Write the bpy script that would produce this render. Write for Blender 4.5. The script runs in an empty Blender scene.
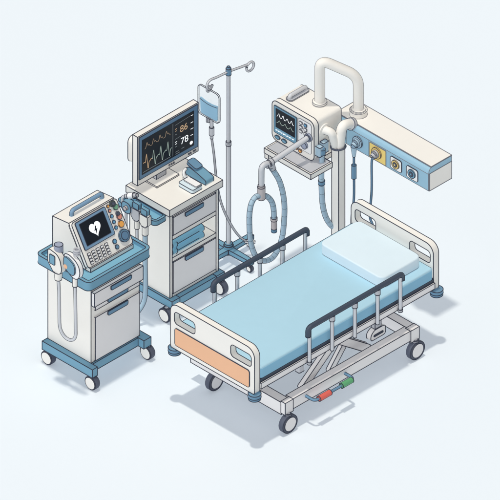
import bpy, bmesh, math, random
from mathutils import Vector, Matrix
from mathutils.geometry import tessellate_polygon
random.seed(4)
SC = bpy.context.scene
COL = SC.collection
V = Vector
EYE = V((1, -1, 1)).normalized()          # the side the scene is looked at from
LW = 0.0038                               # half width of the inked edges

# ------------------------------------------------------------------ materials
def s2l(c):
    return tuple((v / 12.92 if v <= 0.04045 else ((v + 0.055) / 1.055) ** 2.4) for v in [k / 255 for k in c])

MATS = {}
def mat(name, rgb, rough=0.55, spec=0.25, vary=0.008, metal=0.0, emit=0.0, alpha=1.0):
    m = bpy.data.materials.new(name)
    m.use_nodes = True
    nt = m.node_tree
    b = nt.nodes['Principled BSDF']
    lin = s2l(rgb)
    b.inputs['Roughness'].default_value = rough
    b.inputs['Metallic'].default_value = metal
    b.inputs['Specular IOR Level'].default_value = spec
    b.inputs['Alpha'].default_value = alpha
    tc = nt.nodes.new('ShaderNodeTexCoord')
    nz = nt.nodes.new('ShaderNodeTexNoise')
    nz.inputs['Scale'].default_value = 9.0
    nz.inputs['Detail'].default_value = 4.0
    rp = nt.nodes.new('ShaderNodeValToRGB')
    rp.color_ramp.elements[0].position = 0.3
    rp.color_ramp.elements[1].position = 0.7
    rp.color_ramp.elements[0].color = (*[v * (1 - vary) for v in lin], 1)
    rp.color_ramp.elements[1].color = (*[min(v * (1 + vary), 1) for v in lin], 1)
    nt.links.new(tc.outputs['Object'], nz.inputs['Vector'])
    nt.links.new(nz.outputs['Fac'], rp.inputs['Fac'])
    nt.links.new(rp.outputs['Color'], b.inputs['Base Color'])
    if emit:
        nt.links.new(rp.outputs['Color'], b.inputs['Emission Color'])
        b.inputs['Emission Strength'].default_value = emit
    MATS[name] = m
    return m

mat('ink', (62, 66, 80), 0.8, 0.1)
mat('ink_dark', (40, 46, 60), 0.8, 0.1)
mat('ink_soft', (118, 120, 128), 0.8, 0.1)
mat('floor', (231, 240, 248), 0.9, 0.0, 0.0)
mat('cream', (239, 236, 230), 0.5)
mat('cream_panel', (239, 236, 230), 0.5)
mat('drawer', (232, 230, 230), 0.5)
mat('white', (243, 243, 243), 0.45)
mat('pale', (218, 234, 242), 0.6)
mat('pillow', (216, 232, 241), 0.85, 0.05)
mat('sheet', (172, 209, 226), 0.85, 0.05)
mat('blue', (114, 160, 184), 0.5)
mat('blue_floor', (126, 180, 204), 0.5)
mat('blue_mid', (122, 156, 186), 0.5)
mat('blue_dark', (98, 132, 162), 0.5)
mat('blue_light', (152, 190, 211), 0.45)
mat('slate', (106, 144, 172), 0.5)
mat('towel', (136, 190, 214), 0.9, 0.05)
mat('hose', (168, 194, 211), 0.5)
mat('orange', (234, 183, 146), 0.55)
mat('navy', (66, 76, 92), 0.45)
mat('tyre', (84, 90, 106), 0.6)
mat('steel', (205, 207, 212), 0.35, 0.4)
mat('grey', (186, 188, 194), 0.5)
mat('grey_lilac', (160, 168, 188), 0.5)
mat('mauve', (196, 188, 188), 0.5)
mat('screen', (22, 29, 38), 0.35, 0.2)
mat('trace_orange', (206, 172, 136), 0.6, 0.1, 0.0, 0, 0.35)
mat('trace_dim', (168, 146, 122), 0.6, 0.1, 0.0, 0, 0.25)
mat('trace_pale', (168, 186, 176), 0.6, 0.1, 0.0, 0, 0.3)
mat('trace_white', (245, 248, 250), 0.6, 0.1, 0.0, 0, 0.6)
mat('trace_grey', (120, 128, 132), 0.6, 0.1, 0.0, 0, 0.4)
mat('btn_orange', (240, 172, 90), 0.5)
mat('btn_green', (120, 170, 140), 0.5)
mat('btn_salmon', (222, 150, 130), 0.5)
mat('btn_blue', (104, 160, 196), 0.5)
mat('btn_olive', (98, 108, 96), 0.5)
mat('red', (222, 104, 92), 0.5)
mat('green', (96, 168, 118), 0.5)
mat('yellow', (240, 212, 128), 0.5)
mat('brass', (228, 198, 124), 0.5)
mat('sheet_side_shade', (138, 186, 212), 0.85, 0.05)  # darker copy of the sheet blue, shade of the mattress side
mat('fascia', (249, 246, 240), 0.5)
mat('fluid', (126, 186, 216), 0.4)
mat('film', (236, 242, 246), 0.4, 0.3, 0.0, 0, 0, 0.22)

# ------------------------------------------------------------------ mesh kit
class Frame:
    def __init__(s, o, u, v):
        s.o = V(o); s.u = V(u).normalized(); s.v = V(v).normalized(); s.n = s.u.cross(s.v).normalized()
    def p(s, a, b, c=0.0):
        return s.o + s.u * a + s.v * b + s.n * c

FXY = Frame((0, 0, 0), (1, 0, 0), (0, 1, 0))
def arc_pts(cx, cy, r, a0, a1, n):
    return [(cx + r * math.cos(a0 + (a1 - a0) * i / n), cy + r * math.sin(a0 + (a1 - a0) * i / n)) for i in range(n + 1)]
def rrect(x0, y0, x1, y1, r=0.0, n=5):
    if not isinstance(r, (list, tuple)) and r <= 0: return [(x0, y0), (x1, y0), (x1, y1), (x0, y1)]
    rs = r if isinstance(r, (list, tuple)) else [r] * 4
    out = []
    for (cx, cy, sx, sy, a, q) in ((x0, y0, 1, 1, math.pi, rs[0]), (x1, y0, -1, 1, 1.5 * math.pi, rs[1]), (x1, y1, -1, -1, 0, rs[2]), (x0, y1, 1, -1, .5 * math.pi, rs[3])):
        if q <= 0: out.append((cx, cy))
        else: out += arc_pts(cx + sx * q, cy + sy * q, q, a, a + math.pi / 2, n)
    return out
def circ(x, y, r, n=24, ry=None):
    ry = ry or r
    return [(x + r * math.cos(2 * math.pi * i / n), y + ry * math.sin(2 * math.pi * i / n)) for i in range(n)]
def catmull(pts, n=8):
    P = [V(p) for p in pts]
    P = [P[0] * 2 - P[1]] + P + [P[-1] * 2 - P[-2]]
    out = []
    for i in range(1, len(P) - 2):
        a, b, c, d = P[i - 1], P[i], P[i + 1], P[i + 2]
        for k in range(n):
            t = k / n
            out.append(0.5 * ((2 * b) + (c - a) * t + (2 * a - 5 * b + 4 * c - d) * t * t + (3 * b - a - 3 * c + d) * t ** 3))
    out.append(P[-2])
    return out
def fillet(pts, r, n=7):
    P = [V(p) for p in pts]
    out = [P[0]]
    for i in range(1, len(P) - 1):
        a, b, c = P[i - 1], P[i], P[i + 1]
        d1 = (a - b); d2 = (c - b)
        rr = min(r, d1.length * .49, d2.length * .49)
        p1 = b + d1.normalized() * rr; p2 = b + d2.normalized() * rr
        for k in range(n + 1):
            t = k / n
            out.append((1 - t) ** 2 * p1 + 2 * t * (1 - t) * b + t * t * p2)
    out.append(P[-1])
    return out

def soft(poly, r, n=4):
    """round the corners of a closed outline"""
    out = []
    m = len(poly)
    for i in range(m):
        a, b, c = V((*poly[i - 1], 0)), V((*poly[i], 0)), V((*poly[(i + 1) % m], 0))
        d1 = a - b; d2 = c - b
        q = min(r, d1.length * .45, d2.length * .45)
        p1 = b + d1.normalized() * q; p2 = b + d2.normalized() * q
        for k in range(n + 1):
            t = k / n
            p = (1 - t) ** 2 * p1 + 2 * t * (1 - t) * b + t * t * p2
            out.append((p.x, p.y))
    return out

class MB:
    def __init__(s):
        s.v = []; s.f = []; s.lines = []
    def add(s, vs, fs):
        b = len(s.v); s.v += [V(p) for p in vs]; s.f += [tuple(b + i for i in f) for f in fs]
    def line(s, pts, closed=False, w=None):
        pts = [V(p) for p in pts]
        n = len(pts)
        for i in range(n if closed else n - 1):
            s.lines.append((pts[i], pts[(i + 1) % n], w or LW))
        return s
    def prism(s, poly, fr, n0, n1, holes=(), ink='all', corner=25, w=None, scale1=None):
        """extrude poly (u,v) in frame fr from n0 to n1"""
        area = sum(poly[i][0] * poly[(i + 1) % len(poly)][1] - poly[(i + 1) % len(poly)][0] * poly[i][1] for i in range(len(poly)))
        if area < 0: poly = poly[::-1]
        loops = [list(poly)] + [list(h) for h in holes]
        flat = [p for l in loops for p in l]
        N = len(flat)
        top = flat
        if scale1:                                # taper the far end
            cx = sum(p[0] for p in poly) / len(poly); cy = sum(p[1] for p in poly) / len(poly)
            top = [(cx + (p[0] - cx) * scale1, cy + (p[1] - cy) * scale1) for p in flat]
        lo = [fr.p(p[0], p[1], n0) for p in flat]; hi = [fr.p(p[0], p[1], n1) for p in top]
        if holes:
            tris = tessellate_polygon([[V((p[0], p[1], 0)) for p in l] for l in loops])
            fs = [tuple(t) for t in tris] + [tuple(N + i for i in t) for t in tris]
        else:
            fs = [tuple(range(N))[::-1], tuple(range(N, 2 * N))]
        b = 0
        for l in loops:
            m = len(l)
            for i in range(m):
                j = (i + 1) % m
                fs.append((b + i, b + j, N + b + j, N + b + i))
            if ink:
                if ink != 'hi': s.line(lo[b:b + m], True, w)
                if ink != 'lo': s.line(hi[b:b + m], True, w)
                for i in range(m):
                    d1 = V((l[i][0] - l[i - 1][0], l[i][1] - l[i - 1][1])); d2 = V((l[(i + 1) % m][0] - l[i][0], l[(i + 1) % m][1] - l[i][1]))
                    if d1.length > 1e-9 and d2.length > 1e-9 and math.degrees(d1.angle(d2)) > corner:
                        s.line([lo[b + i], hi[b + i]], False, w)
            b += m
        s.add(lo + hi, fs)
        return s
    def box(s, x0, x1, y0, y1, z0, z1, r=0.0, ink='all', w=None):
        return s.prism(rrect(x0, y0, x1, y1, r), FXY, z0, z1, ink=ink, w=w)
    def rings(s, rows, cap=True):
        n = len(rows[0]); vs = [p for r in rows for p in r]; fs = []
        for k in range(len(rows) - 1):
            for i in range(n):
                j = (i + 1) % n
                fs.append((k * n + i, k * n + j, (k + 1) * n + j, (k + 1) * n + i))
        if cap:
            fs.append(tuple(range(n))[::-1]); fs.append(tuple((len(rows) - 1) * n + i for i in range(n)))
        s.add(vs, fs)
    def tube(s, path, r, seg=12, ink=True, ends=True, w=None, rad=None, rib=0):
        P = [V(p) for p in path]
        T = []
        for i in range(len(P)):
            a = P[max(i - 1, 0)]; b = P[min(i + 1, len(P) - 1)]
            T.append((b - a).normalized())
        ref = V((0, 0, 1)) if abs(T[0].z) < .9 else V((1, 0, 0))
        nrm = (ref - T[0] * ref.dot(T[0])).normalized()
        rows = []
        for i, (p, t) in enumerate(zip(P, T)):
            nrm = (nrm - t * nrm.dot(t)).normalized(); bn = t.cross(nrm)
            q = rad[i] if rad else r
            rows.append([p + (nrm * math.cos(2 * math.pi * k / seg) + bn * math.sin(2 * math.pi * k / seg)) * q for k in range(seg)])
        s.rings(rows)
        if ink:
            A = []; B = []
            for i, (p, t) in enumerate(zip(P, T)):
                c = t.cross(EYE)
                if c.length < 0.15:
                    if len(A) > 1: s.line(A, False, w); s.line(B, False, w)
                    A = []; B = []; continue
                c = c.normalized() * (rad[i] if rad else r) * 0.97
                if A and (p + c - A[-1]).length > (p - c - A[-1]).length: c = -c
                A.append(p + c); B.append(p - c)
            if len(A) > 1: s.line(A, False, w); s.line(B, False, w)
            if ends: s.line(rows[0], True, w); s.line(rows[-1], True, w)
        if rib:
            for i in range(rib, len(rows) - 1, rib): s.line(rows[i], True, (w or LW) * .36)
        return s
    def cyl(s, c, ax, r, h, seg=24, ink=True, w=None, r2=None):
        ax = V(ax).normalized(); c = V(c)
        return s.tube([c, c + ax * h], r, seg, ink, True, w, rad=[r, r2] if r2 else None)
    def build(s, name, m, parent=None, base=None, ink='ink', smooth=True):
        """link as ONE mesh object. parent: its thing or part; base: origin of a top-level mesh."""
        root = parent
        while root is not None and root.parent is not None: root = root.parent
        off = root.location.copy() if root is not None else V(base or (0, 0, 0))
        nf = len(s.f)
        vs = list(s.v); fs = list(s.f)
        seen = set()
        for a, b, w in s.lines:
            k = tuple(sorted((tuple(round(x, 4) for x in a), tuple(round(x, 4) for x in b))))
            if k in seen or (b - a).length < 1e-6: continue
            seen.add(k)
            d = (b - a).normalized(); a2 = a - d * w * .55; b2 = b + d * w * .55
            q = d.orthogonal().normalized(); e = d.cross(q)
            o = len(vs)
            for p in (a2, b2):
                for i in range(6):
                    t = math.pi * i / 3
                    vs.append(p + (q * math.cos(t) + e * math.sin(t)) * w)
            for i in range(6):
                j = (i + 1) % 6
                fs.append((o + i, o + j, o + 6 + j, o + 6 + i))
            fs.append(tuple(o + i for i in range(6))[::-1]); fs.append(tuple(o + 6 + i for i in range(6)))
        me = bpy.data.meshes.new(name)
        me.from_pydata([tuple(p - off) for p in vs], [], fs)
        me.materials.append(MATS[m]); me.materials.append(MATS[ink])
        me.polygons.foreach_set('material_index', [0] * nf + [1] * (len(fs) - nf))
        bm = bmesh.new(); bm.from_mesh(me); bmesh.ops.recalc_face_normals(bm, faces=bm.faces); bm.to_mesh(me); bm.free()
        if smooth:
            me.polygons.foreach_set('use_smooth', [True] * len(me.polygons))
            me.set_sharp_from_angle(angle=math.radians(35))
        o = bpy.data.objects.new(name, me); COL.objects.link(o)
        if parent is not None: o.parent = parent
        else: o.location = off
        return o

def thing(name, label, cat, loc, group=None):
    o = bpy.data.objects.new(name, None); COL.objects.link(o)
    o.location = loc; o.empty_display_size = 0.05
    return tag(o, label, cat, group)
def tag(o, label, cat, group=None):
    o['label'] = label; o['category'] = cat
    if group: o['group'] = group
    return o

def text_mb(body, size, fr, u, v, n, depth=0.001):
    """built-in lettering laid on a frame"""
    cu = bpy.data.curves.new('lettering', 'FONT'); cu.body = body; cu.size = size; cu.extrude = depth
    cu.align_x = 'CENTER'; cu.align_y = 'CENTER'; cu.offset = -size * 0.006
    ob = bpy.data.objects.new('lettering', cu); COL.objects.link(ob)
    dg = bpy.context.evaluated_depsgraph_get(); dg.update()
    me = bpy.data.meshes.new_from_object(ob.evaluated_get(dg))
    mb = MB(); mb.add([fr.p(u + p.co.x, v + p.co.y, n + p.co.z) for p in me.vertices], [tuple(f.vertices) for f in me.polygons])
    bpy.data.objects.remove(ob); bpy.data.curves.remove(cu); bpy.data.meshes.remove(me)
    return mb

def caster(parent, x, y, r, width, axis, stem_top, offset=0.0, hubcol='cream', hubr=0.8):
    """castor part: fork and stem, with tyre and wheel disc as sub-parts"""
    ax = V((1, 0, 0)) if axis == 'x' else V((0, 1, 0))
    side = 1 if axis == 'x' else -1                     # side of the wheel one sees
    c = V((x, y, r))
    f = MB()
    f.cyl((x, y, r * 1.3), (0, 0, 1), min(width * .42, r * .3), stem_top - r * 1.3, 14)
    f.cyl((x, y, stem_top - .022), (0, 0, 1), min(width * .55, r * .45), .018, 16)
    fo = f.build('caster', 'grey', parent)
    t = MB()
    pr = [(-.5, .86), (-.5, .95), (-.36, 1), (.36, 1), (.5, .95), (.5, .86)]
    rows = []
    q = V((0, 0, 1)); e = ax.cross(q)
    for (a, k) in pr:
        rows.append([c + ax * a * width + (q * math.cos(2 * math.pi * i / 28) + e * math.sin(2 * math.pi * i / 28)) * r * k for i in range(28)])
    t.rings(rows)
    t.line(rows[1 if side < 0 else -2], True, LW * .9)
    t.build('tyre', 'tyre', fo)
    h = MB()
    h.tube([c - ax * (width * .5 + .006), c + ax * (width * .5 + .006)], r * hubr, 28, False)
    for sgn in (-1, 1):
        h.line([c + ax * sgn * (width * .5 + .004) + (q * math.cos(2 * math.pi * i / 28) + e * math.sin(2 * math.pi * i / 28)) * r * hubr for i in range(28)], True, LW * .8)
    h.build('wheel_disc', hubcol, fo)
    return fo

# ------------------------------------------------------------------ floor
fl = MB(); fl.add([(-60, -60, 0), (60, -60, 0), (60, 60, 0), (-60, 60, 0)], [(0, 1, 2, 3)])
flo = fl.build('floor', 'floor'); flo['kind'] = 'structure'

# ------------------------------------------------------------------ hospital bed
BX0, BX1, BY0, BY1 = 1.04, 2.0, -1.90, 0.20
bed = thing('hospital_bed', 'white adjustable hospital bed with black topped side rails and orange footboard panel', 'bed', (1.52, -.86, 0))
b = MB()
b.box(.945, 1.99, -1.63, -1.545, .165, .285)                       # foot cross beam
b.box(1.99, 2.04, -1.633, -1.541, .182, .300)                     # end block
b.box(1.955, 2.035, -1.54, -.17, .198, .297)                     # long beam on the near side
b.box(1.15, 1.23, -1.545, -.17, .198, .297)
b.box(1.10, 1.98, -.17, -.09, .19, .296)                        # head cross beam
b.box(1.98, 2.042, -.185, -.087, .182, .300)
b.build('base_frame', 'drawer', bed)
for (x, y) in ((2.035, -1.597), (1.185, -1.597), (2.035, -.127), (1.185, -.127)):
    caster(bed, x, y, .088, .05, 'x', .186, hubcol='drawer', hubr=.72)
# lifting arms
def bar(p0, p1, hw, ht):
    """flat bar in the yz plane from p0 to p1, hw = half thickness across x, ht = half height"""
    p0 = V(p0); p1 = V(p1)
    d = (p1 - p0).normalized()
    fr = Frame(p0, d, V((-1, 0, 0)).cross(d) * -1)
    L = (p1 - p0).length
    return MB().prism(rrect(-.03, -ht, L + .03, ht, .02), fr, -hw, hw, corner=40)
for x in (1.90, 1.30):
    bar((x, -1.29, .235), (x, -.86, .565), .022, .034).build('lift_arm', 'drawer', bed)
    bar((x - .05, -.98, .56), (x - .05, -.52, .215), .022, .036).build('lift_arm', 'drawer', bed)
bar((1.79, -.86, .14), (1.79, -.50, .56), .018, .028).build('lift_arm', 'drawer', bed)
for (y, z) in ((-.92, .53),):
    MB().tube([(1.28, y, z), (1.93, y, z)], .018, 12).build('cross_tube', 'steel', bed)
d = MB()
d.box(1.945, 2.0, -1.872, .135, .545, .600)
d.box(1.045, 1.10, -1.872, .135, .545, .600)
for y in (-1.80, -1.1, -.5, .08):
    d.box(1.10, 1.945, y - .025, y + .025, .55, .598)
d.build('deck_frame', 'drawer', bed)
MB().box(1.062, 1.985, -1.871, .134, .601, .636).build('deck_panel', 'navy', bed, ink='ink_dark')
k = MB(); k.box(1.94, 1.99, -1.42, -1.36, .47, .534, .012); k.build('rail_latch', 'grey', bed)
# control box hung below the deck
k = MB(); fr = Frame((1.925, -.47, .385), (0, 1, 0), (0, 0, 1))
k.prism(soft([(-.085, -.05), (.085, -.05), (.085, .042), (-.045, .042), (-.085, .005)], .03), fr, -.025, .025, corner=50)
cb = k.build('lift_motor', 'drawer', bed)
k = MB(); k.prism(rrect(-.05, -.02, .055, -.005, .007), fr, .0255, .028); k.build('slot', 'navy', cb)
k = MB(); k.box(1.90, 1.944, -.50, -.43, .427, .536); k.build('bracket', 'grey', cb)

def board(x0, y0, name, orange):
    fr = Frame((x0, y0, .51), (1, 0, 0), (0, 0, 1))            # n = -y
    w, h = (.97 if orange else .95), .445
    outer = rrect(0, 0, w, h, [.02, .02, .085, .085], 8)
    holes = [rrect(.045, .255, .285, .375, .035, 5), rrect(w - .275, .255, w - .035, .375, .035, 5)]
    m = MB(); m.prism(outer, fr, -.060, 0, holes=holes, corner=40)
    o = m.build(name, 'cream', bed)
    if orange:
        p = MB(); p.prism(rrect(.055, .045, w - .055, .215, .022), fr, .0, .006, w=LW * .8); p.build('inlay_panel', 'orange', o)
    return o
board(1.015, -1.933, 'footboard', True)
board(1.03, .138, 'headboard', False)
for (x, y) in ((1.968, -1.915), (1.045, -1.915), (1.975, .18), (1.055, .18)):
    m = MB()
    m.cyl((x, y, .455), (0, 0, 1), .051, .021, 28); m.cyl((x, y, .4765), (0, 0, 1), .054, .031, 28)
    m.build('bumper', 'slate', bed)
# side rails
def side_rail(x, ya, yb):
    zt = .905
    path = fillet([(x, ya - .015, zt - .085), (x, ya - .015, zt), (x, yb + .02, zt), (x, yb + .02, zt - .06)], .05, 6)
    m = MB(); m.tube(path, .0205, 14, w=LW)
    sr = m.build('side_rail', 'navy', bed, ink='ink_dark')
    n = 5
    for i in range(n):
        y = ya + (yb - ya) * i / (n - 1)
        p = MB(); p.tube([(x, y, .545), (x, y, zt - .02)], .0135, 12)
        po = p.build('post', 'steel', sr)
        c = MB()
        if 0 < i < n - 1:
            c.cyl((x, y, zt - .062), (0, 0, 1), .022, .05, 14)
        if not (0 < i < n - 1): c.cyl((x, y, .54), (0, 0, 1), .019, .022, 14)
        c.build('collar', 'grey', po)
    return sr
side_rail(2.021, -1.335, -.285)
side_rail(1.022, -1.43, -.385)
# foot pedals
m = MB(); pz = .255
m.tube(fillet([(2.03, -1.39, pz), (2.140, -1.39, pz), (2.140, -.94, pz), (2.03, -.94, pz)], .04, 6), .0105, 10)
pb = m.build('pedal_bar', 'slate', bed)
m = MB(); m.tube([(2.140, -1.345, pz), (2.140, -1.215, pz)], .024, 16); o = m.build('pedal_grip', 'red', pb); o['label'] = 'red grip'
m = MB(); m.tube([(2.140, -1.085, pz), (2.140, -.965, pz)], .024, 16); o = m.build('pedal_grip', 'green', pb); o['label'] = 'green grip'

# mattress and pillow
def soft_slab(x0, x1, y0, y1, z0, z1, rp, rb, inkback=True):
    """cushion: plan corners rp, rolled upper edge rb"""
    m = MB(); rows = []
    for i in range(4):
        t = i / 3 * math.pi / 2
        ins = rb * .5 * (1 - math.cos(math.pi / 2 - t)); rows.append((ins, z0 + rb * .5 * (1 - math.cos(0)) + rb * .5 * math.sin(t) if i else z0))
    rows = [(rb * .35, z0), (0, z0 + rb * .35), (0, z1 - rb)]
    for i in range(1, 6):
        t = i / 5 * math.pi / 2
        rows.append((rb * (1 - math.cos(t)), z1 - rb + rb * math.sin(t)))
    R = []
    for ins, z in rows:
        R.append([V((p[0], p[1], z)) for p in rrect(x0 + ins, y0 + ins, x1 - ins, y1 - ins, max(rp - ins, .004), 6)])
    m.rings(R)
    return m, R
m, R = soft_slab(1.06, 1.985, -1.868, .13, .637, .745, .03, .012)
L = [p for p in R[-2]]
m.line([(1.066, -1.855, .744), (1.066, .12, .744)], w=LW * .8)
m.line([(1.97, .122, .744), (1.08, .122, .744)], w=LW * .6)
mo = m.build('mattress', 'sheet', base=(1.52, -.85, .637))
m, R = soft_slab(1.0575, 1.9875, -1.8705, .1325, .638, .729, .032, .004)
m.build('side_shade', 'sheet_side_shade', mo)  # band round the sides, with their shade painted into its colour
tag(mo, 'light blue mattress lying on the hospital bed deck', 'mattress')
m, R = soft_slab(1.17, 1.90, -.375, .085, .747, .848, .06, .012)
m.line(R[0], True, LW * .8)
L = R[4]
n = len(L)
for i in range(n):
    a, c = L[i], L[(i + 1) % n]
    mid = (a + c) / 2 - V((1.535, -.145, a.z))
    if mid.y / .22 - mid.x / .36 > .05 and mid.x > -.33: m.line([a, c], w=LW * .8)   # seam piping round the head end
po = m.build('pillow', 'pillow', base=(1.535, -.145, .747), ink='ink_soft')
tag(po, 'plump pale pillow at the head end of the mattress', 'pillow')

# ------------------------------------------------------------------ defibrillator cart
cart = thing('defibrillator_cart', 'white three drawer cart with blue rimmed tray carrying the defibrillator', 'cart', (.18, -1.99, 0))
m = MB(); m.box(-.068, .43, -2.2655, -1.71, .2155, .99, 0); cab = m.build('cabinet', 'cream', cart)
def front(x0, x1, y0, y1, z0, z1):
    return MB().prism(rrect(y0, z0, y1, z1), Frame((0, 0, 0), (0, 1, 0), (0, 0, 1)), x0, x1, ink='hi')
def handle(par, x, y0, y1, z, h=.040, n='handle'):
    hb = MB(); fr = Frame((x, 0, z), (0, 1, 0), (0, 0, 1))
    hb.prism(rrect(y0, -h / 2, y1, h / 2, [.016, .016, .004, .004]), fr, 0, .007, w=LW * .8)
    return hb.build(n, 'slate', par)
m = MB(); m.box(.432, .466, -2.262, -1.70, .79, .924); dr = m.build('drawer', 'drawer', cart); handle(dr, .4665, -2.075, -1.84, .888)
m = front(.432, .440, -2.225, -1.715, .727, .788); dr = m.build('drawer', 'drawer', cart); handle(dr, .4405, -2.085, -1.855, .757)
m = front(.432, .440, -2.225, -1.715, .225, .655); dr = m.build('drawer', 'drawer', cart); handle(dr, .4405, -2.085, -1.855, .628)
def tray(par, x0, x1, y0, y1, z0, z1, th, r, floorz, rimc='blue', floorc='blue_floor'):
    fr = FXY
    m = MB(); m.prism(rrect(x0, y0, x1, y1, r, 7), fr, z0, z1, holes=[rrect(x0 + th, y0 + th, x1 - th, y1 - th, max(r - th, .01), 7)], corner=60)
    t = m.build('tray', rimc, par)
    m = MB(); m.prism(rrect(x0 + th, y0 + th, x1 - th, y1 - th, max(r - th, .01), 7), fr, z0 + .004, floorz, ink=None)
    m.build('tray_floor', floorc, t)
    return t
tray(cart, -.125, .487, -2.352, -1.62, .995, 1.08, .03, .05, 1.045)
m = MB()
m.box(-.075, .505, -2.325, -2.266, .133, .215)
m.box(-.075, .512, -1.737, -1.655, .133, .215)
m.box(.36, .446, -2.266, -1.737, .135, .213)
m.box(-.075, -.02, -2.266, -1.737, .135, .213)
m.build('base', 'blue', cart)
for (x, y) in ((.475, -2.293), (-.03, -2.293), (.49, -1.67), (-.03, -1.67)):
    caster(cart, x, y, .064, .05, 'y', .13, hubr=.84)

# ------------------------------------------------------------------ defibrillator
DY0, DY1 = -2.205, -1.69
dfb = thing('defibrillator', 'cream defibrillator with white heart symbol on its screen and blue carry handle', 'defibrillator', (.13, -1.95, 1.047))
fr = Frame((0, DY0, 0), (1, 0, 0), (0, 0, 1))                     # n = -y
m = MB(); m.prism([(-.075, 1.06), (.30, 1.06), (.31, 1.075), (.112, 1.425), (-.075, 1.405)], fr, -(DY1 - DY0), 0)
m.build('housing', 'cream', dfb)
m = MB(); m.box(-.05, .352, DY0 + .012, DY1 - .012, 1.047, 1.085); m.build('foot', 'cream', dfb)
tB = V((.334, DY0, 1.082)); tT = V((.132, DY0, 1.432))
DF = Frame(tB, (0, 1, 0), tT - tB)                                # n towards viewer
DW = DY1 - DY0; DH = (tT - tB).length
m = MB(); m.prism(rrect(-.002, 0, DW + .002, DH, .028, 6), DF, -.03, .008, corner=40); face = m.build('front_panel', 'fascia', dfb)
S = lambda s: s * DW
T = lambda t: t * DH
m = MB(); m.prism(rrect(S(.06), T(.36), S(.725), T(.965), .012), DF, .008, .016, w=LW * .8); bz = m.build('screen', 'blue_mid', dfb)
m = MB(); m.prism(rrect(S(.125), T(.425), S(.66), T(.905), .004), DF, .016, .018, w=LW * .6); m.build('display', 'screen', bz)
hc = (S(.395), T(.67)); hs = .062
heart = []
for i in range(40):
    t = 2 * math.pi * i / 40
    heart.append((hc[0] + hs * 16 * math.sin(t) ** 3 / 16, hc[1] + hs * 1.0 * (13 * math.cos(t) - 4.2 * math.cos(2 * t) - 1.6 * math.cos(3 * t) - math.cos(4 * t)) / 14.5))
m = MB(); m.prism(heart, DF, .018, .0195, ink=None); hm = m.build('heart_symbol', 'trace_white', bz)
bolt = [(.006, .034), (-.016, -.006), (-.002, -.004), (-.008, -.036), (.017, .008), (.003, .006), (.014, .03)]
m = MB(); m.prism([(hc[0] + p[0] * 1.25, hc[1] - .012 + p[1] * .95) for p in bolt], DF, .0195, .021, ink=None); m.build('lightning_symbol', 'screen', hm)
m = MB()
for i in range(5):
    for j in range(4):
        u = S(.105 + i * .096); v = T(.072 + j * .064)
        m.prism(rrect(u - .016, v - .0095, u + .016, v + .0095, .004, 3), DF, .008, .014, w=LW * .6)
m.build('keypad', 'white', dfb)
def knob(par, fr, u, v, r, n0, n1, c, name='button', inner=None, n=20):
    k = MB(); k.prism(circ(u, v, r, n), fr, n0, n1, w=LW * .75, corner=60)
    o = k.build(name, c, par)
    if inner:
        k = MB(); k.prism(circ(u, v, r * inner[0], n), fr, n1, n1 + .004, w=LW * .6, corner=60); k.build(name + '_cap', inner[1], o)
    return o
for (s_, t_, r, c) in ((.79, .93, .013, 'btn_orange'), (.79, .83, .014, 'btn_salmon'), (.79, .71, .015, 'btn_blue'), (.79, .585, .015, 'btn_blue'), (.79, .46, .015, 'btn_blue'), (.665, .225, .019, 'btn_blue'), (.672, .10, .018, 'slate')):
    knob(dfb, DF, S(s_), T(t_), r, .008, .016, c)
knob(dfb, DF, S(.885), T(.935), .026, .008, .026, 'btn_olive', 'knob', (.6, 'tyre'))
knob(dfb, DF, S(.925), T(.84), .024, .008, .02, 'btn_green', 'knob')
knob(dfb, DF, S(.915), T(.70), .016, .008, .024, 'tyre', 'knob')
knob(dfb, DF, S(.925), T(.63), .025, .008, .02, 'btn_salmon', 'knob')
knob(dfb, DF, S(.905), T(.475), .028, .008, .02, 'btn_orange', 'knob')
knob(dfb, DF, S(.875), T(.235), .053, .008, .024, 'slate', 'dial', (.68, 'blue_dark'))
m = MB(); hx = .045
m.tube(fillet([(hx, -2.105, 1.40), (hx, -2.105, 1.468), (hx, -1.755, 1.468), (hx, -1.755, 1.40)], .04, 6), .0165, 12)
m.build('handle', 'blue_mid', dfb)

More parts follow.
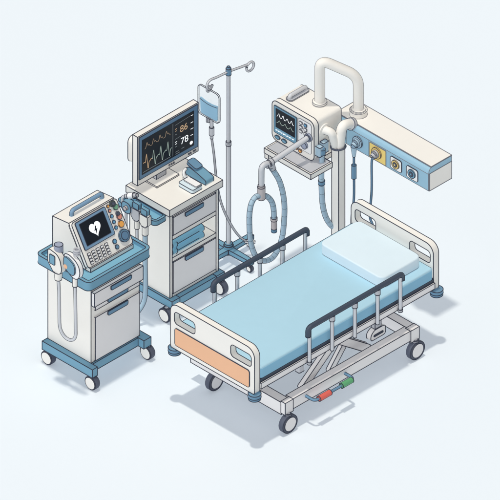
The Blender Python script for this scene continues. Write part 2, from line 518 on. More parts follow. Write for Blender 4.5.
# paddles leaning on the cart's tray rim
def paddle(kind):
    if kind == 0:
        t = thing('defibrillator_paddle', 'white paddle with square blue face and grey handle, resting on the cart tray rim', 'paddle', (.205, -2.41, 1.04))
        fr = Frame((.195, -2.40, 1.19), (1, 0, 0), (0, 0, 1))
        m = MB(); m.prism(soft([(-.085, .112), (.02, .095), (.055, .055), (.075, -.03), (.066, -.075), (.03, -.10), (-.02, -.10), (-.065, -.045), (-.085, -.02)], .035), fr, -.01, .045, corner=60)
        bo = m.build('body', 'cream', t)
        m = MB(); m.prism(rrect(-.062, -.025, .0, .065, .012), fr, .045, .05, w=LW * .8); m.build('face_plate', 'blue', bo)
        m = MB(); m.cyl((.18, -2.39, 1.265), (0, 0, 1), .036, .075, 20); m.build('grip', 'grey_lilac', t)
        m = MB(); m.cyl((.205, -2.418, 1.02), (0, 0, 1), .028, .075, 16, r2=.034); m.build('strain_relief', 'cream', t)
    else:
        t = thing('defibrillator_paddle', 'round shouldered white paddle with blue face, orange dot and coiled top', 'paddle', (.39, -2.41, 1.06))
        fr = Frame((.375, -2.40, 1.225), (1, 0, 0), (0, 0, 1))
        m = MB(); m.prism(soft([(-.09, .10), (-.04, .115), (.035, .09), (.08, .045), (.092, -.02), (.075, -.075), (.035, -.10), (-.02, -.085), (-.09, -.03)], .05), fr, -.01, .03, corner=60)
        bo = m.build('body', 'white', t)
        m = MB(); m.prism(soft([(-.085, .08), (-.03, .082), (.035, .045), (.045, -.015), (.03, -.065), (-.02, -.065), (-.085, -.02)], .03), fr, .03, .042, w=LW * .8, corner=60); m.build('face_plate', 'blue', bo)
        m = MB(); m.prism(circ(-.062, -.012, .02), fr, .042, .045, ink=None); m.build('marker_dot', 'orange', bo)
        m = MB()
        for z in (1.345, 1.366, 1.386):
            m.tube([V((.385 + .024 * math.cos(a), -2.385 + .024 * math.sin(a), z)) for a in [i * math.pi / 8 for i in range(17)]], .008, 8, False)
        m.line([(.361, -2.385, 1.34), (.361, -2.385, 1.39)]); m.line([(.409, -2.385, 1.34), (.409, -2.385, 1.39)])
        m.build('coil', 'grey', t)
        m = MB(); m.cyl((.391, -2.412, 1.04), (0, 0, 1), .019, .09, 14); m.build('strain_relief', 'cream', t)
    return t
paddle(0); paddle(1)
m = MB(); lp = [(.205, -2.418, 1.02), (.205, -2.41, .9), (.205, -2.405, .58)]
arcp = [V((.298 - .093 * math.cos(a), -2.403, .56 - .10 * math.sin(a))) for a in [math.pi * i / 14 for i in range(15)]]
m.tube([V(p) for p in lp] + arcp + [V((.391, -2.405, .75)), V((.391, -2.412, 1.04))], .0115, 10, w=LW * .85)
o = m.build('paddle_cable', 'steel', base=(.3, -2.4, .46))
tag(o, 'grey cable looping down between the two paddles in front of the cart', 'cable')

# ------------------------------------------------------------------ monitor cart
mc = thing('monitor_cart', 'white cabinet cart with an open shelf, blue base and the large patient monitor on top', 'cart', (0, -.87, 0))
CX0, CX1, CY0, CY1 = -.235, .227, -1.153, -.592
m = MB()
m.box(CX0, CX1 - .30, CY0, CY1, .205, 1.043)                     # back half
m.box(CX1 - .30, CX1, CY0, CY0 + .028, .205, 1.043)              # side panels
m.box(CX1 - .30, CX1, CY1 - .028, CY1, .205, 1.043)
m.box(CX1 - .30, CX1, CY0 + .028, CY1 - .028, .555, .595)        # shelf
m.box(CX1 - .30, CX1, CY0 + .028, CY1 - .028, .775, .815)
m.box(CX1 - .30, CX1, CY0 + .028, CY1 - .028, .205, .235)
m.box(CX1 - .30, CX1, CY0 + .028, CY1 - .028, 1.005, 1.043)
m.build('cabinet', 'cream', mc)
m = MB(); m.box(-.252, .252, -1.18, -.567, 1.044, 1.11); m.build('worktop', 'cream', mc)
m = front(CX1 - .25, CX1 + .006, CY0 + .034, CY1 - .034, .822, .998); dr = m.build('drawer', 'drawer', mc); handle(dr, CX1 + .0065, -.985, -.775, .962)
m = front(CX1 - .25, CX1 + .006, CY0 + .034, CY1 - .034, .240, .550); dr = m.build('drawer', 'drawer', mc); handle(dr, CX1 + .0065, -.985, -.775, .522)
m = MB()
m.box(-.27, .275, -1.175, -1.085, .13, .205)
m.box(-.27, .275, -.66, -.57, .13, .205)
m.box(.20, .272, -1.085, -.66, .132, .203)
m.box(-.27, -.20, -1.085, -.66, .132, .203)
m.build('base', 'blue', mc)
for (x, y) in ((.225, -1.19), (-.22, -1.19), (.265, -.60), (-.22, -.60)):
    caster(mc, x, y, .066, .05, 'y', .133, hubr=.82)
tray(mc, -.245, .205, -1.30, -1.155, .985, 1.03, .022, .04, 1.005)

# towels on the shelf
def towel(z):
    m = MB(); x1 = CX1 - .012
    fr = Frame((x1, CY0 + .045, z), (-1, 0, 0), (0, 0, 1))         # n along +y
    h = .062
    poly = rrect(-.0, 0, .15, h, [.028, .0, .0, .028], 6)
    m.prism(poly, Frame((x1, CY0 + .05, z), (-1, 0, 0), (0, 0, 1)), 0, .36, corner=60, w=LW * .8)
    # fold line down the rounded front and a turned end
    m.line([(x1 + .001, CY0 + .10, z + h * .52), (x1 + .001, CY0 + .35, z + h * .52)], w=LW * .8)
    m.line([V((x1 + .001 - .02 * math.sin(a) * 0, CY0 + .085 + .018 * math.sin(a), z + h * .5 - h * .42 * math.cos(a))) for a in [math.pi * i / 8 for i in range(9)]], w=LW * .8)
    return m
def flipy(m):
    return m
t1 = thing('folded_towel', 'folded blue towel lying under another on the open cart shelf', 'towel', (.15, -.92, .597), 'blue towels on the cart shelf')
towel(.597).build('cloth', 'towel', t1)
t2 = t1.copy(); COL.objects.link(t2); t2.location = (.15, -.92, .597 + .0665)
for ch in list(t1.children):
    c = ch.copy(); COL.objects.link(c); c.parent = t2
t2['label'] = 'folded blue towel on top of its pair on the open cart shelf'

# ------------------------------------------------------------------ patient monitor
pm = thing('patient_monitor', 'wide flat patient monitor showing pulse traces and the numbers 86 and 78', 'monitor', (-.12, -.85, 1.11))
MX = -.106; MY0, MZ0, MW, MH = -1.193, 1.185, .70, .485
m = MB(); m.box(MX - .055, MX, MY0, MY0 + MW, MZ0, MZ0 + MH); m.build('housing', 'cream', pm)
m = MB(); fr = Frame((MX - .056, 0, 0), (0, 1, 0), (0, 0, 1)); m.prism(rrect(MY0 + .03, 1.33, MY0 + MW - .03, 1.585, .05), fr, -.085, 0, corner=60); m.build('rear_cover', 'cream', pm)
MF = Frame((MX, MY0, MZ0), (0, 1, 0), (0, 0, 1))
m = MB(); m.prism(rrect(.014, .052, MW - .010, MH - .012, .004), MF, .001, .006, w=LW * .7); bz = m.build('screen', 'blue_dark', pm)
m = MB(); m.prism(rrect(.045, .088, MW - .055, MH - .05, .002), MF, .006, .008, w=LW * .5, ink=None); ds = m.build('display', 'screen', bz)
def trace(pts, w, c, par, name='trace', fr=MF, n=.0085):
    k = MB()
    P = [fr.p(p[0], p[1], n) for p in pts]
    k.tube(P, w, 6, False)
    return k.build(name, c, par)
def wave(u0, u1, v, amp, n, kind):
    out = []
    N = n * 16
    for i in range(N + 1):
        t = i / N; ph = (i % 16) / 16
        if kind == 'pleth':
            y = amp * (math.exp(-((ph - .35) / .13) ** 2) + .45 * math.exp(-((ph - .66) / .12) ** 2))
        else:
            y = amp * (math.exp(-((ph - .42) / .09) ** 2) - .85 * math.exp(-((ph - .66) / .08) ** 2) + .18 * math.exp(-((ph - .1) / .09) ** 2))
        out.append((u0 + (u1 - u0) * t, v + y))
    return out
trace(wave(.075, .375, .335, .055, 4, 'pleth'), .0017, 'trace_dim', ds)
w_ = wave(.06, .39, .19, .088, 4, 'ecg')
q = len(w_) // 4 + 3
trace(w_[:q + 1], .002, 'trace_orange', ds); trace(w_[q:], .002, 'trace_pale', ds)
trace([(.055, .11), (.375, .11)], .002, 'trace_grey', ds, 'rule_line')
trace([(.40, .10), (.40, .42)], .0016, 'trace_grey', ds, 'rule_line')
trace([(.425, .395), (.61, .405)], .0014, 'trace_grey', ds, 'rule_line')
trace([(.425, .255), (.49, .258)], .0016, 'trace_grey', ds, 'rule_line')
text_mb('86', .092, MF, .527, .322, .0082).build('reading', 'trace_orange', ds)
text_mb('78', .092, MF, .535, .197, .0082).build('reading', 'trace_white', ds)
for (u, v, L, c) in ((.425, .355, .02, 'trace_orange'), (.428, .335, .014, 'trace_orange'), (.425, .30, .022, 'trace_grey'), (.425, .225, .022, 'trace_white'), (.428, .205, .016, 'trace_white'), (.425, .178, .022, 'trace_grey'), (.612, .40, .02, 'trace_white'), (.605, .33, .028, 'trace_white'), (.605, .268, .03, 'trace_white'), (.605, .205, .026, 'trace_white'), (.43, .125, .035, 'trace_grey'), (.43, .105, .05, 'trace_grey'), (.50, .128, .03, 'trace_grey')):
    trace([(u, v), (u + L, v)], .0024, c, ds, 'mark')
m = MB(); m.prism(circ(.612, .13, .017), MF, .008, .0095, ink=None); m.build('alarm_icon', 'trace_white', ds)
for u in (.36, .385, .41, .585, .605, .64, .66):
    m = MB(); m.prism(rrect(u, .018, u + .012, .032, .003, 2), MF, .0005, .006, w=LW * .5); m.build('button', 'grey', pm)
m = MB(); m.box(-.19, -.045, -1.03, -.775, 1.111, 1.124, 0, w=LW * .8); st = m.build('stand', 'cream', pm)
m = MB(); m.box(-.155, -.12, -.96, -.85, 1.124, 1.184, 0, w=LW * .8); m.build('neck', 'grey', st)

# ------------------------------------------------------------------ desk telephone
ph = thing('desk_telephone', 'blue desk telephone with a pale keypad base beside the monitor', 'telephone', (.10, -.74, 1.11))
fr = Frame((0, -.63, 0), (1, 0, 0), (0, 0, 1))
m = MB(); m.prism(soft([(-.02, 1.1115), (.212, 1.1115), (.212, 1.155), (.12, 1.182), (.02, 1.20), (-.02, 1.175)], .014, 3), fr, 0, .092, corner=40, w=LW * .9); bo = m.build('body', 'blue', ph)
HF = Frame((.03, -.675, 1.198), (1, 0, -.25), (0, 1, 0))
m = MB(); m.prism(rrect(-.055, -.04, .06, .04, .02), HF, .0, .026, corner=60, w=LW * .9); m.build('handset', 'slate', ph)
m = MB(); m.prism(rrect(.055, -.885, .222, -.767, .02), FXY, 1.1115, 1.146, corner=60, w=LW * .9); kb = m.build('keypad_base', 'pale', ph)
m = MB(); m.prism(rrect(.068, -.838, .214, -.774, .012), FXY, 1.1465, 1.156, corner=60, w=LW * .6); m.build('keypad_cover', 'white', kb)
m = MB(); m.tube(catmull([(-.012, -.728, 1.17), (.0, -.765, 1.165), (.015, -.775, 1.14), (.03, -.765, 1.12)], 5), .012, 8, w=LW * .6); m.build('cord', 'white', ph)

# ------------------------------------------------------------------ probes on the side tray
def probe(x, y, z, capc, n):
    if n == 0:
        t = thing('probe', 'short grey probe with blue cap hanging beside the round blue holder', 'probe', (x, y, z - .2))
    else:
        t = thing('probe', 'grey probe with blue cap whose thick blue cable drops towards the floor', 'probe', (x, y, z - .2))
    fr = Frame((x, y, z), (1, 0, 0), (0, 0, 1))
    m = MB(); m.prism(rrect(-.034, .0, .034, .058, .01), fr, -.016, .016, corner=60, w=LW * .9); m.build('cap', capc, t)
    m = MB(); m.prism([(-.045, -.002), (.045, -.002), (.048, -.08), (.02, -.115), (-.02, -.115), (-.048, -.08)], fr, -.022, .022, corner=50, w=LW * .9); m.build('body', 'cream' if n else 'grey', t)
    m = MB(); m.cyl((x, y, z - .20), (0, 0, 1), .024 if n else .018, .088, 14); m.build('strain_relief', 'cream', t)
    m = MB()
    if n:
        m.tube(catmull([(x, y, z - .2), (x, y, .6), (x, y, .30), (x - .01, y - .03, .18), (x - .03, y - .12, .10), (x - .05, y - .22, .075)], 8), .018, 12)
        m.build('cable', 'hose', t)
    else:
        m.tube(catmull([(x, y, z - .2), (x, y, .7), (x - .01, y, .45), (x - .03, y + .05, .3)], 8), .010, 10, w=LW * .8)
        m.build('cable', 'steel', t)
    return t
probe(.03, -1.335, 1.10, 'blue', 0)
probe(.125, -1.335, 1.085, 'blue', 1)
hd = thing('probe_holder', 'round blue cable holder with grey knob at the end of the cart side tray', 'holder', (-.06, -1.34, 1.0))
fr = Frame((-.062, -1.34, 1.085), (1, 0, 0), (0, 0, 1))
m = MB(); m.prism(rrect(-.05, -.058, .052, .045, .038), fr, -.03, .03, corner=60); m.build('body', 'blue', hd)
knob(hd, fr, .004, -.006, .02, .03, .05, 'mauve', 'knob')
m = MB(); m.tube(catmull([(-.09, -1.34, 1.03), (-.09, -1.34, .9), (-.09, -1.335, .6)], 6), .009, 8, w=LW * .8); m.build('cable', 'steel', hd)
cn = thing('cable_connector', 'white cable connector with grey ends above the round blue holder', 'connector', (-.08, -1.31, 1.1))
m = MB(); m.cyl((-.10, -1.30, 1.14), (1, .2, .5), .026, .06, 14); m.build('sleeve', 'white', cn)
m = MB(); m.cyl((-.13, -1.306, 1.125), (1, .2, .5), .017, .03, 12); m.cyl((-.05, -1.29, 1.165), (1, .2, .5), .017, .035, 12); m.build('ferrule', 'grey', cn)
m = MB(); m.tube(catmull([(-.13, -1.306, 1.125), (-.16, -1.31, 1.10), (-.17, -1.30, 1.03), (-.16, -1.29, 1.01)], 5), .012, 8, w=LW * .8); m.build('lead', 'steel', cn)

# ------------------------------------------------------------------ drip stand
IX, IY = -.034, -.214
iv = thing('drip_stand', 'tall grey drip stand on a blue star base behind the monitor cart', 'stand', (IX, IY, 0))
m = MB(); m.tube([(IX, IY, .13), (IX, IY, 1.16)], .0175, 16); m.build('pole', 'steel', iv)
m = MB(); m.tube([(IX, IY, 1.16), (IX, IY, 1.88)], .0125, 14); m.build('upper_pole', 'steel', iv)
m = MB(); m.cyl((IX, IY, 1.14), (0, 0, 1), .021, .035, 16); m.build('collar', 'grey', iv)
m = MB(); m.cyl((IX, IY, 1.845), (0, 0, 1), .021, .06, 16); m.cyl((IX, IY, 1.905), (0, 0, 1), .019, .018, 16, r2=.012); m.build('finial', 'slate', iv)
m = MB(); m.cyl((IX, IY, .065), (0, 0, 1), .04, .075, 20); m.cyl((IX, IY, .14), (0, 0, 1), .034, .02, 20); m.build('hub', 'blue', iv)
for (dx, dy) in ((1, 0), (-1, 0), (0, 1), (0, -1)):
    L = .27
    m = MB(); m.prism([(.03, -.027), (L, -.021), (L, .021), (.03, .027)], Frame((IX, IY, 0), (dx, dy, 0), (-dy, dx, 0)), .075, .116)
    m.build('leg', 'blue', iv)
    caster(iv, IX + dx * (L - .02), IY + dy * (L - .02), .033, .026, 'y', .073, hubr=.7)
def hook(c, r, ang0, ang1, n=16):
    return [V((c[0], c[1] + r * math.cos(a), c[2] + r * math.sin(a))) for a in [ang0 + (ang1 - ang0) * i / n for i in range(n + 1)]]
m = MB()
hookL = catmull([(IX, IY, 1.875), (IX, IY - .13, 1.885), (IX, IY - .20, 1.895), (IX, IY - .235, 1.885), (IX, IY - .25, 1.85), (IX, IY - .235, 1.815), (IX, IY - .205, 1.81), (IX, IY - .185, 1.835)], 6)
m.tube(hookL, .008, 10, w=LW * .8)
hookR = [V((IX, IY, 1.875)), V((IX, IY + .16, 1.845)), V((IX, IY + .21, 1.837))] + hook((IX, IY + .25, 1.80), .042, 2.4, 2.4 - 2 * math.pi * .93)
m.tube(hookR, .008, 10, w=LW * .8)
m.build('hook_arm', 'steel', iv)

# bag
BXc, BYc = IX, IY - .225
bag = thing('infusion_bag', 'clear infusion bag half full of blue fluid hanging from the drip stand hook', 'infusion bag', (BXc, BYc, 1.5))
fr = Frame((BXc, BYc, 1.665), (1, 0, 0), (0, 0, 1))
m = MB(); m.prism(rrect(-.122, -.145, .122, .145, .035, 6), fr, -.007, .007, corner=60, w=LW * .8); m.build('pouch', 'film', bag)
m = MB(); surf = [(-.098 + .198 * i / 10, .022 - .014 * math.sin(math.pi * i / 10) + .0 * i) for i in range(11)]
m.prism([(-.092, -.118), (-.08, -.128), (.09, -.128), (.10, -.118)] + surf[::-1], fr, -.0062, .0062, ink=None)
m.line([fr.p(p[0], p[1] - .012, .0078) for p in surf], w=LW * .6)
m.build('fluid', 'fluid', bag)
m = MB(); m.tube(hook((BXc, BYc + .0, 1.815), .026, 0, 2 * math.pi), .007, 8, w=LW * .5); m.build('hanger', 'grey', bag)
m = MB(); m.cyl((BXc - .02, BYc, 1.475), (0, 0, 1), .009, .045, 10, w=LW * .7); m.cyl((BXc + .0, BYc, 1.48), (0, 0, 1), .009, .04, 10, w=LW * .7); m.build('port', 'grey', bag)
m = MB(); m.cyl((BXc + .03, BYc, 1.445), (0, 0, 1), .013, .085, 12, w=LW * .8); m.cyl((BXc + .03, BYc, 1.37), (0, 0, 1), .02, .075, 14, w=LW * .8); m.cyl((BXc + .03, BYc, 1.335), (0, 0, 1), .012, .035, 12, w=LW * .8)
m.build('drip_chamber', 'steel', bag)
def pxz(px, py, x):
    """a point of the upright plane at x, from where it shows on a 500 unit sheet"""
    y = (px - 250) / 86.6 - x
    return V((x, y, (250 + 50 * (x - y) - py) / 100))
m = MB(); tp = [V((BXc + .03, BYc, 1.34))] + [pxz(*p, .03) for p in ((214.0, 155), (216.3, 178), (219.5, 197), (225, 213), (233, 228), (240, 237), (246, 241))]
m.tube(catmull(tp, 7), .0075, 8, w=LW * .85)
tt = thing('infusion_tube', 'thin grey tube running from the infusion bag down past the cart to the floor', 'tube', (.03, -.2, .05))
m.build('tubing', 'grey', tt)
m = MB(); a = pxz(246, 241, .03); m.prism(rrect(-.012, -.012, .075, .012, .011), Frame((a.x, a.y, a.z - .006), (.75, .66, -.06), (-.66, .75, 0)), -.006, .012, corner=60, w=LW * .8); m.build('clip', 'white', tt)

# ------------------------------------------------------------------ supply unit (gas rail)
RX0, RX1, RY0, RY1, RZ0, RZ1 = .595, 1.692, .37, .636, 1.245, 1.478
su = thing('supply_unit', 'long cream and blue medical supply unit with four round outlets above the bed head', 'supply unit', (1.14, .5, RZ0))
fr = Frame((RX1, 0, 0), (0, 1, 0), (0, 0, 1))
m = MB(); m.box(RX0, RX1, RY0 + .012, RY1, RZ0, RZ1 - .062); m.build('body', 'cream', su, ink='ink_soft')
m = MB(); m.prism([(RY0, RZ1 - .061), (RY1 - .001, RZ1 - .061), (RY1 - .001, RZ1 - .006), (RY0 + .035, RZ1 - .006), (RY0 + .018, RZ1 - .014), (RY0 + .005, RZ1 - .032)], fr, -(RX1 - RX0), 0, w=LW * .7, corner=70); m.build('light_band', 'blue_light', su, ink='ink_soft')
m = MB(); m.box(RX0, RX1, RY0 + .03, RY1, RZ1 - .0055, RZ1); m.build('top_cover', 'cream', su, ink='ink_soft')
RF = Frame((0, RY0 + .012, 0), (1, 0, 0), (0, 0, 1))
m = MB(); m.prism(rrect(RX0 + .004, RZ0 + .004, RX1 - .003, RZ1 - .062, 0), RF, .001, .010, w=LW * .7); fp = m.build('front_panel', 'blue_light', su, ink='ink_soft')
for x in (.745, 1.0):
    m = MB(); m.add([RF.p(x, RZ0 + .005, .0101), RF.p(x + .001, RZ0 + .005, .0101), RF.p(x, RZ1 - .07, .0101)], [(0, 1, 2)]); m.line([RF.p(x, RZ0 + .005, .0105), RF.p(x, RZ1 - .064, .0105)], w=LW * .6); m.build('panel_joint', 'blue_light', fp, ink='ink_soft')
m = MB(); m.prism(rrect(1.012, RZ0 + .012, 1.20, RZ1 - .075, .006), RF, .010, .015, w=LW * .6); m.build('outlet_plate', 'yellow', fp, ink='ink_soft')['label'] = 'yellow outlet plate'
for x, c in ((1.318, 'brass'), (1.505, 'blue')):
    m = MB(); m.prism(rrect(x - .064, RZ0 + .028, x + .064, RZ1 - .09, .02), RF, .010, .016, w=LW * .7); pl = m.build('outlet_plate', 'white', fp, ink='ink')
    knob(pl, RF, x, 1.333, .04, .016, .026, c, 'outlet', (.55, 'tyre'))
    m = MB(); m.prism(circ(x, 1.333, .008), RF, .0305, .033, ink=None); m.build('socket_hole', c, pl)
for x, c in ((.685, 'blue'), (.88, 'hose'), (1.10, 'brass')):
    r = .035 if x < .7 else .052
    knob(fp, RF, x, 1.338, r, .0155, .026, c if x > .7 else 'blue', 'outlet')
# plugs with their cables
def plug(x, col, cabcol, label, conn):
    z = 1.335; y = RY0 - .015
    t = thing('supply_plug', label, 'plug', (x, y, .5))
    m = MB(); m.cyl((x, y, z), (0, -1, 0), .034, .022, 20, w=LW * .7); m.cyl((x, y - .022, z), (0, -1, -.5), .024, .024, 16, w=LW * .7)
    m.build('head', col, t)
    m = MB()
    if conn:
        m.cyl((x, y - .035, z - .12), (0, 0, 1), .012, .10, 12, w=LW * .7, r2=.026); m.build('strain_relief', col, t)
        m = MB(); m.tube(catmull([(x, y - .035, z - .12), (x, y - .035, 1.1), (x, y - .035, .8), (x - .01, y - .05, .62), (x - .02, y - .04, .35)], 6), .0075, 8, w=LW * .8); cb = m.build('cable', cabcol, t, ink='ink_dark')
        m = MB(); m.cyl((x, y - .035, 1.0), (0, 0, 1), .02, .13, 14, w=LW * .8); m.build('inline_connector', 'slate', cb)
    else:
        m.tube(catmull([(x, y - .035, z - .02), (x, y - .05, z - .07), (x, y - .05, 1.0), (x - .01, y - .06, .74), (x + .02, y - .06, .66), (x + .02, y - .06, .5)], 6), .0075, 8, w=LW * .8); m.build('cable', cabcol, t, ink='ink_dark')
    return t
plug(.88, 'hose', 'blue_dark', 'blue grey plug and cable with an inline connector in the first outlet', True)
plug(1.10, 'grey', 'blue_dark', 'round grey plug with dark cable in the yellow outlet plate', False)

# ------------------------------------------------------------------ ventilator
VX0, VX1, VY0, VY1, VZ0, VZ1 = .215, .70, .04, .36, 1.206, 1.60
vt = thing('ventilator', 'cream ventilator with dark wave screen and side keys on the cream wall shelf', 'ventilator', (.45, .2, VZ0))
VF = Frame((VX0, VY0, VZ0), (1, 0, 0), (0, 0, 1)); VW, VH = VX1 - VX0, VZ1 - VZ0
m = MB(); m.prism(rrect(.006, .002, VW - .006, VH - .006, .03, 6), VF, -(VY1 - VY0), -.05, corner=40, ink='lo'); m.build('housing', 'cream', vt, ink='ink_soft')
m = MB(); m.prism(rrect(0, 0, VW, VH, .055, 8), VF, -.05, 0, corner=40); m.build('front_frame', 'cream', vt)
m = MB(); m.prism(rrect(.03, .085, .292, .35, .008), VF, .0, .008, w=LW * .7); bz = m.build('screen', 'blue', vt)
m = MB(); m.prism(rrect(.052, .145, .272, .332, .003), VF, .008, .0095, w=LW * .5); ds = m.build('display', 'screen', bz)
def wv(v, amp, n, seed):
    r_ = random.Random(seed); out = []
    for i in range(n * 8 + 1):
        p = (i % 8) / 8
        out.append((.065 + .195 * i / (n * 8), v + amp * (math.exp(-((p - .45) / .2) ** 2) * r_.uniform(.85, 1.15) - .3)))
    return out
trace(wv(.27, .038, 4, 1), .0018, 'trace_white', ds, fr=VF, n=.0105)
trace(wv(.205, .03, 3, 2), .0017, 'trace_pale', ds, fr=VF, n=.0105)
for u, L in ((.055, .02), (.082, .03), (.12, .012), (.14, .03), (.18, .02), (.21, .025), (.245, .02)):
    trace([(u, .118), (u + L, .118)], .006, 'pale', bz, 'mark', fr=VF, n=.009)
    trace([(u, .118), (u + L * .5, .118)], .0035, 'trace_white', bz, 'mark', fr=VF, n=.0125)
m = MB(); m.prism(rrect(.305, .06, .455, .36, .02), VF, .0, .003, w=LW * .5); m.build('key_panel', 'white', vt, ink='ink_soft')
for i in range(2):
    for j in range(3):
        u = .338 + i * .054; v = .325 - j * .042
        m = MB(); m.prism(rrect(u - .016, v - .013, u + .016, v + .013, .006), VF, .003, .010, w=LW * .7); m.build('key', 'btn_blue' if (i, j) == (1, 0) else 'white', vt)
for u in (.068, .145):
    m = MB(); m.prism(circ(u, .045, .028, 20, .017), VF, .0, .009, w=LW * .8, corner=60); m.build('soft_key', 'blue', vt)
knob(vt, VF, .385, .128, .032, .003, .022, 'grey_lilac', 'dial')
knob(vt, VF, .325, .105, .014, .003, .012, 'btn_salmon', 'button')
knob(vt, VF, .292, .052, .014, .003, .012, 'btn_orange', 'button')
knob(vt, VF, .332, .042, .016, .003, .012, 'btn_orange', 'button')
knob(vt, VF, .432, .228, .036, .003, .022, 'grey_lilac', 'port', (.7, 'slate'))
m = MB(); m.prism(rrect(.285, .115, .355, .345, .03, 6), FXY, VZ1 - .004, VZ1 + .006, corner=60, w=LW * .6); hb = m.build('handle_recess', 'grey', vt)
m = MB(); m.tube(fillet([(.32, .14, VZ1), (.32, .14, VZ1 + .032), (.32, .32, VZ1 + .032), (.32, .32, VZ1)], .03, 5), .017, 12, w=LW * .7); m.build('handle', 'steel', hb)
m = MB(); m.cyl((VX1 - .006, .165, 1.465), (1, 0, 0), .062, .01, 28, ink=False); m.build('side_flange', 'cream', vt)
m = MB(); m.box(VX1 - .004, VX1 + .05, .055, .10, 1.27, 1.36, .008); m.box(VX1 - .004, VX1 + .04, .11, .17, 1.275, 1.375, .008); m.build('hose_port', 'hose', vt)

sh = MB(); sh.box(.262, .80, -.098, .15, 1.152, 1.2005); sh.box(.262, .69, .1505, .33, 1.153, 1.1995); o = sh.build('equipment_shelf', 'cream', base=(.53, .05, 1.14))
m = MB(); m.box(.28, .785, -.082, .14, 1.2007, 1.2045, w=LW * .5); m.build('shelf_top_shade', 'grey', o)  # thin grey panel paints the shadow on the shelf top
m = MB(); m.box(.268, .31, -.096, .12, 1.105, 1.1515); m.build('shelf_bracket', 'cream', o)
tag(o, 'thick cream shelf slab with painted grey shade on top carrying the ventilator', 'shelf')

# column with its elbows
cl = thing('support_column', 'square cream upright with two pipe elbows at its head behind the bed', 'column', (.775, .245, 0))
m = MB(); m.box(.735, .815, .208, .28, 0.012, 1.305); m.build('post', 'cream', cl)
m = MB(); m.box(.70, .85, .175, .315, 0, .012); m.build('foot_plate', 'grey', cl)
m = MB(); m.tube(fillet([(.696, .165, 1.468), (.762, .180, 1.468), (.766, .232, 1.29)], .05, 8), .036, 18, ends=False, w=LW * .8); m.build('elbow', 'cream', cl)
m = MB(); m.tube(fillet([(.792, .40, 1.462), (.792, .27, 1.515), (.784, .246, 1.29)], .075, 10), .041, 18, ends=False, w=LW * .8); el = m.build('elbow', 'cream', cl)
m = MB(); m.cyl((.792, .392, 1.463), (0, -.93, .37), .052, .03, 22, w=LW * .7); m.build('flange', 'grey', el)
m = MB(); rr = [V((.775 + .062 * math.cos(a), .244 + .058 * math.sin(a), 1.30 + .008 * math.cos(a))) for a in [2 * math.pi * i / 28 for i in range(29)]]
m.tube(rr, .007, 8, w=LW * .5); m.build('cable_tie', 'tyre', cl)

# overhead pipe
op = thing('overhead_pipe', 'fat cream pipe arching from the ventilator top to the supply unit', 'pipe', (.63, .39, VZ1))
m = MB(); m.tube(fillet([(.53, .275, VZ1), (.53, .275, 2.035), (.744, .508, 1.857), (.744, .508, RZ1)], .10, 10), .0415, 22, ends=False, w=LW); m.build('tube', 'cream', op, ink='ink_soft')
m = MB(); m.cyl((.53, .275, VZ1), (0, 0, 1), .060, .018, 28, w=LW * .7); m.build('flange', 'cream', op, ink='ink_soft')
m = MB(); m.cyl((.744, .508, RZ1), (0, 0, 1), .073, .045, 28, w=LW * .7); m.cyl((.744, .508, RZ1 + .045), (0, 0, 1), .062, .012, 28, w=LW * .6); m.build('flange', 'cream', op, ink='ink_soft')

# breathing circuit
bc = thing('breathing_circuit', 'looped blue corrugated breathing hose hanging from a steel arm on the ventilator', 'breathing hose', (.63, -.4, .5))
HX = .62
m = MB(); m.tube([(.645, .02, 1.434), (HX, -.40, 1.375)], .022, 14, w=LW * .9); arm = m.build('arm', 'steel', bc)
m = MB(); m.cyl((.622, -.365, 1.38), (-.05, -1, -.14), .03, .03, 16, w=LW * .8); m.cyl((.617, -.405, 1.374), (-.05, -1, -.14), .03, .025, 16, w=LW * .8); m.cyl((HX, -.385, 1.38), (0, .35, -1), .026, .085, 14, w=LW * .8); m.build('joint', 'grey', bc)
m = MB(); m.tube(fillet([pxz(271, 162.5, HX), pxz(261.5, 165, HX), pxz(261.3, 189, HX)], .07, 8), .022, 14, w=LW * .9); m.build('down_pipe', 'steel', bc)
cpt = pxz(261.3, 187, HX)
m = MB(); m.cyl(cpt + V((0, 0, -.115)), (0, 0, 1), .032, .115, 18, w=LW * .8); m.cyl(cpt + V((0, 0, -.012)), (0, 0, 1), .028, .03, 18, w=LW * .8); m.build('connector', 'mauve', bc)
hp = [(261, 196), (256, 196.6), (251.6, 203), (249.6, 213), (249.4, 225), (250.4, 240), (253.6, 252), (259, 259.5), (266.4, 260.6), (273, 257), (278.5, 248), (282.4, 236), (284.2, 219), (284.4, 205), (282.6, 191.5), (279, 180), (274, 171.5), (271, 167)]
m = MB(); m.tube(catmull([pxz(*p, HX) for p in hp], 9), .0205, 14, w=LW * .9, rib=5); m.build('hose', 'hose', bc)
m = MB(); m.tube(catmull([pxz(*p, HX) for p in ((262, 196), (267, 196.5), (271.6, 201.5), (273.6, 209), (274, 219))], 8), .0205, 14, w=LW * .9, rib=5); m.build('branch_hose', 'hose', bc)
e = pxz(274, 219, HX)
m = MB(); m.cyl(e + V((0, 0, -.012)), (0, 0, 1), .027, .025, 16, w=LW * .8); m.cyl(e + V((0, 0, -.095)), (0, 0, 1), .022, .084, 16, w=LW * .8); mp = m.build('mouthpiece', 'mauve', bc)
m = MB(); m.cyl(e + V((0, 0, -.125)), (0, 0, 1), .0225, .0295, 16, w=LW * .8); m.build('mouthpiece_tip', 'slate', mp)

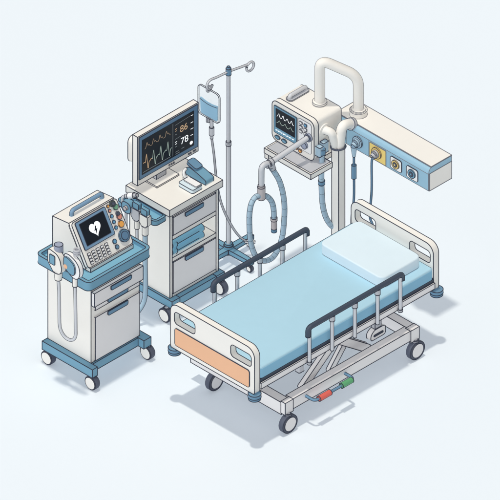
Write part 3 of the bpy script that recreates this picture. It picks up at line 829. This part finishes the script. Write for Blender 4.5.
# supply hose at the ventilator's side
vh = thing('ventilator_hose', 'blue ribbed hose hanging from the ventilator side through the shelf beside the column', 'hose', (.74, .12, .4))
hx = .735
hp = [(322.2, 150), (321.8, 162), (321.4, 175), (321.6, 188), (322.6, 204), (325.4, 216), (330, 224), (335.6, 228.6), (343, 233)]
m = MB(); m.tube(catmull([pxz(*p, hx) for p in hp], 9), .021, 14, w=LW * .9, rib=5); m.build('tubing', 'hose', vh)
m = MB(); a = pxz(321.6, 184, hx); m.cyl(a, (0, 0, 1), .027, .035, 16, w=LW * .8); m.build('cuff', 'slate', vh); m = MB(); a = pxz(322, 154, hx); m.cyl(a, (0, 0, 1), .028, .05, 16, w=LW * .8); m.build('cuff', 'slate', vh)

# ------------------------------------------------------------------ light
w = bpy.data.worlds.new('World'); SC.world = w; w.use_nodes = True
nt = w.node_tree; bg = nt.nodes['Background']
bg.inputs['Color'].default_value = (.97, .99, 1.05, 1)
bg.inputs['Strength'].default_value = .28
def sun(name, energy, col, d, angle, shadow=True):
    l = bpy.data.lights.new(name, 'SUN'); l.energy = energy; l.angle = math.radians(angle); l.color = col; l.use_shadow = shadow
    o = bpy.data.objects.new(name, l); COL.objects.link(o); o.location = V(d) * -8
    o.rotation_euler = V(d).to_track_quat('-Z', 'Y').to_euler()
sun('key_light', 1.34, (1.07, .995, .86), (.035, .02, -1), 2.6)
sun('fill_light', 1.75, (.985, .99, 1.0), (.15, .77, -.62), 40, False)
sun('side_fill_light', .42, (1.02, 1, .98), (-1, 0, -.1), 40, False)

# ------------------------------------------------------------------ camera
cam = bpy.data.cameras.new('camera'); cam.type = 'ORTHO'; cam.ortho_scale = 4.0825; cam.clip_end = 200; cam.clip_start = .1
co = bpy.data.objects.new('camera', cam); COL.objects.link(co)
co.location = EYE * 14
co.rotation_euler = (-EYE).to_track_quat('-Z', 'Y').to_euler()
SC.camera = co
SC.view_settings.view_transform = 'Standard'; SC.view_settings.look = 'None'
SC.view_settings.exposure = 0; SC.view_settings.gamma = 1
SC.cycles.max_bounces = 6
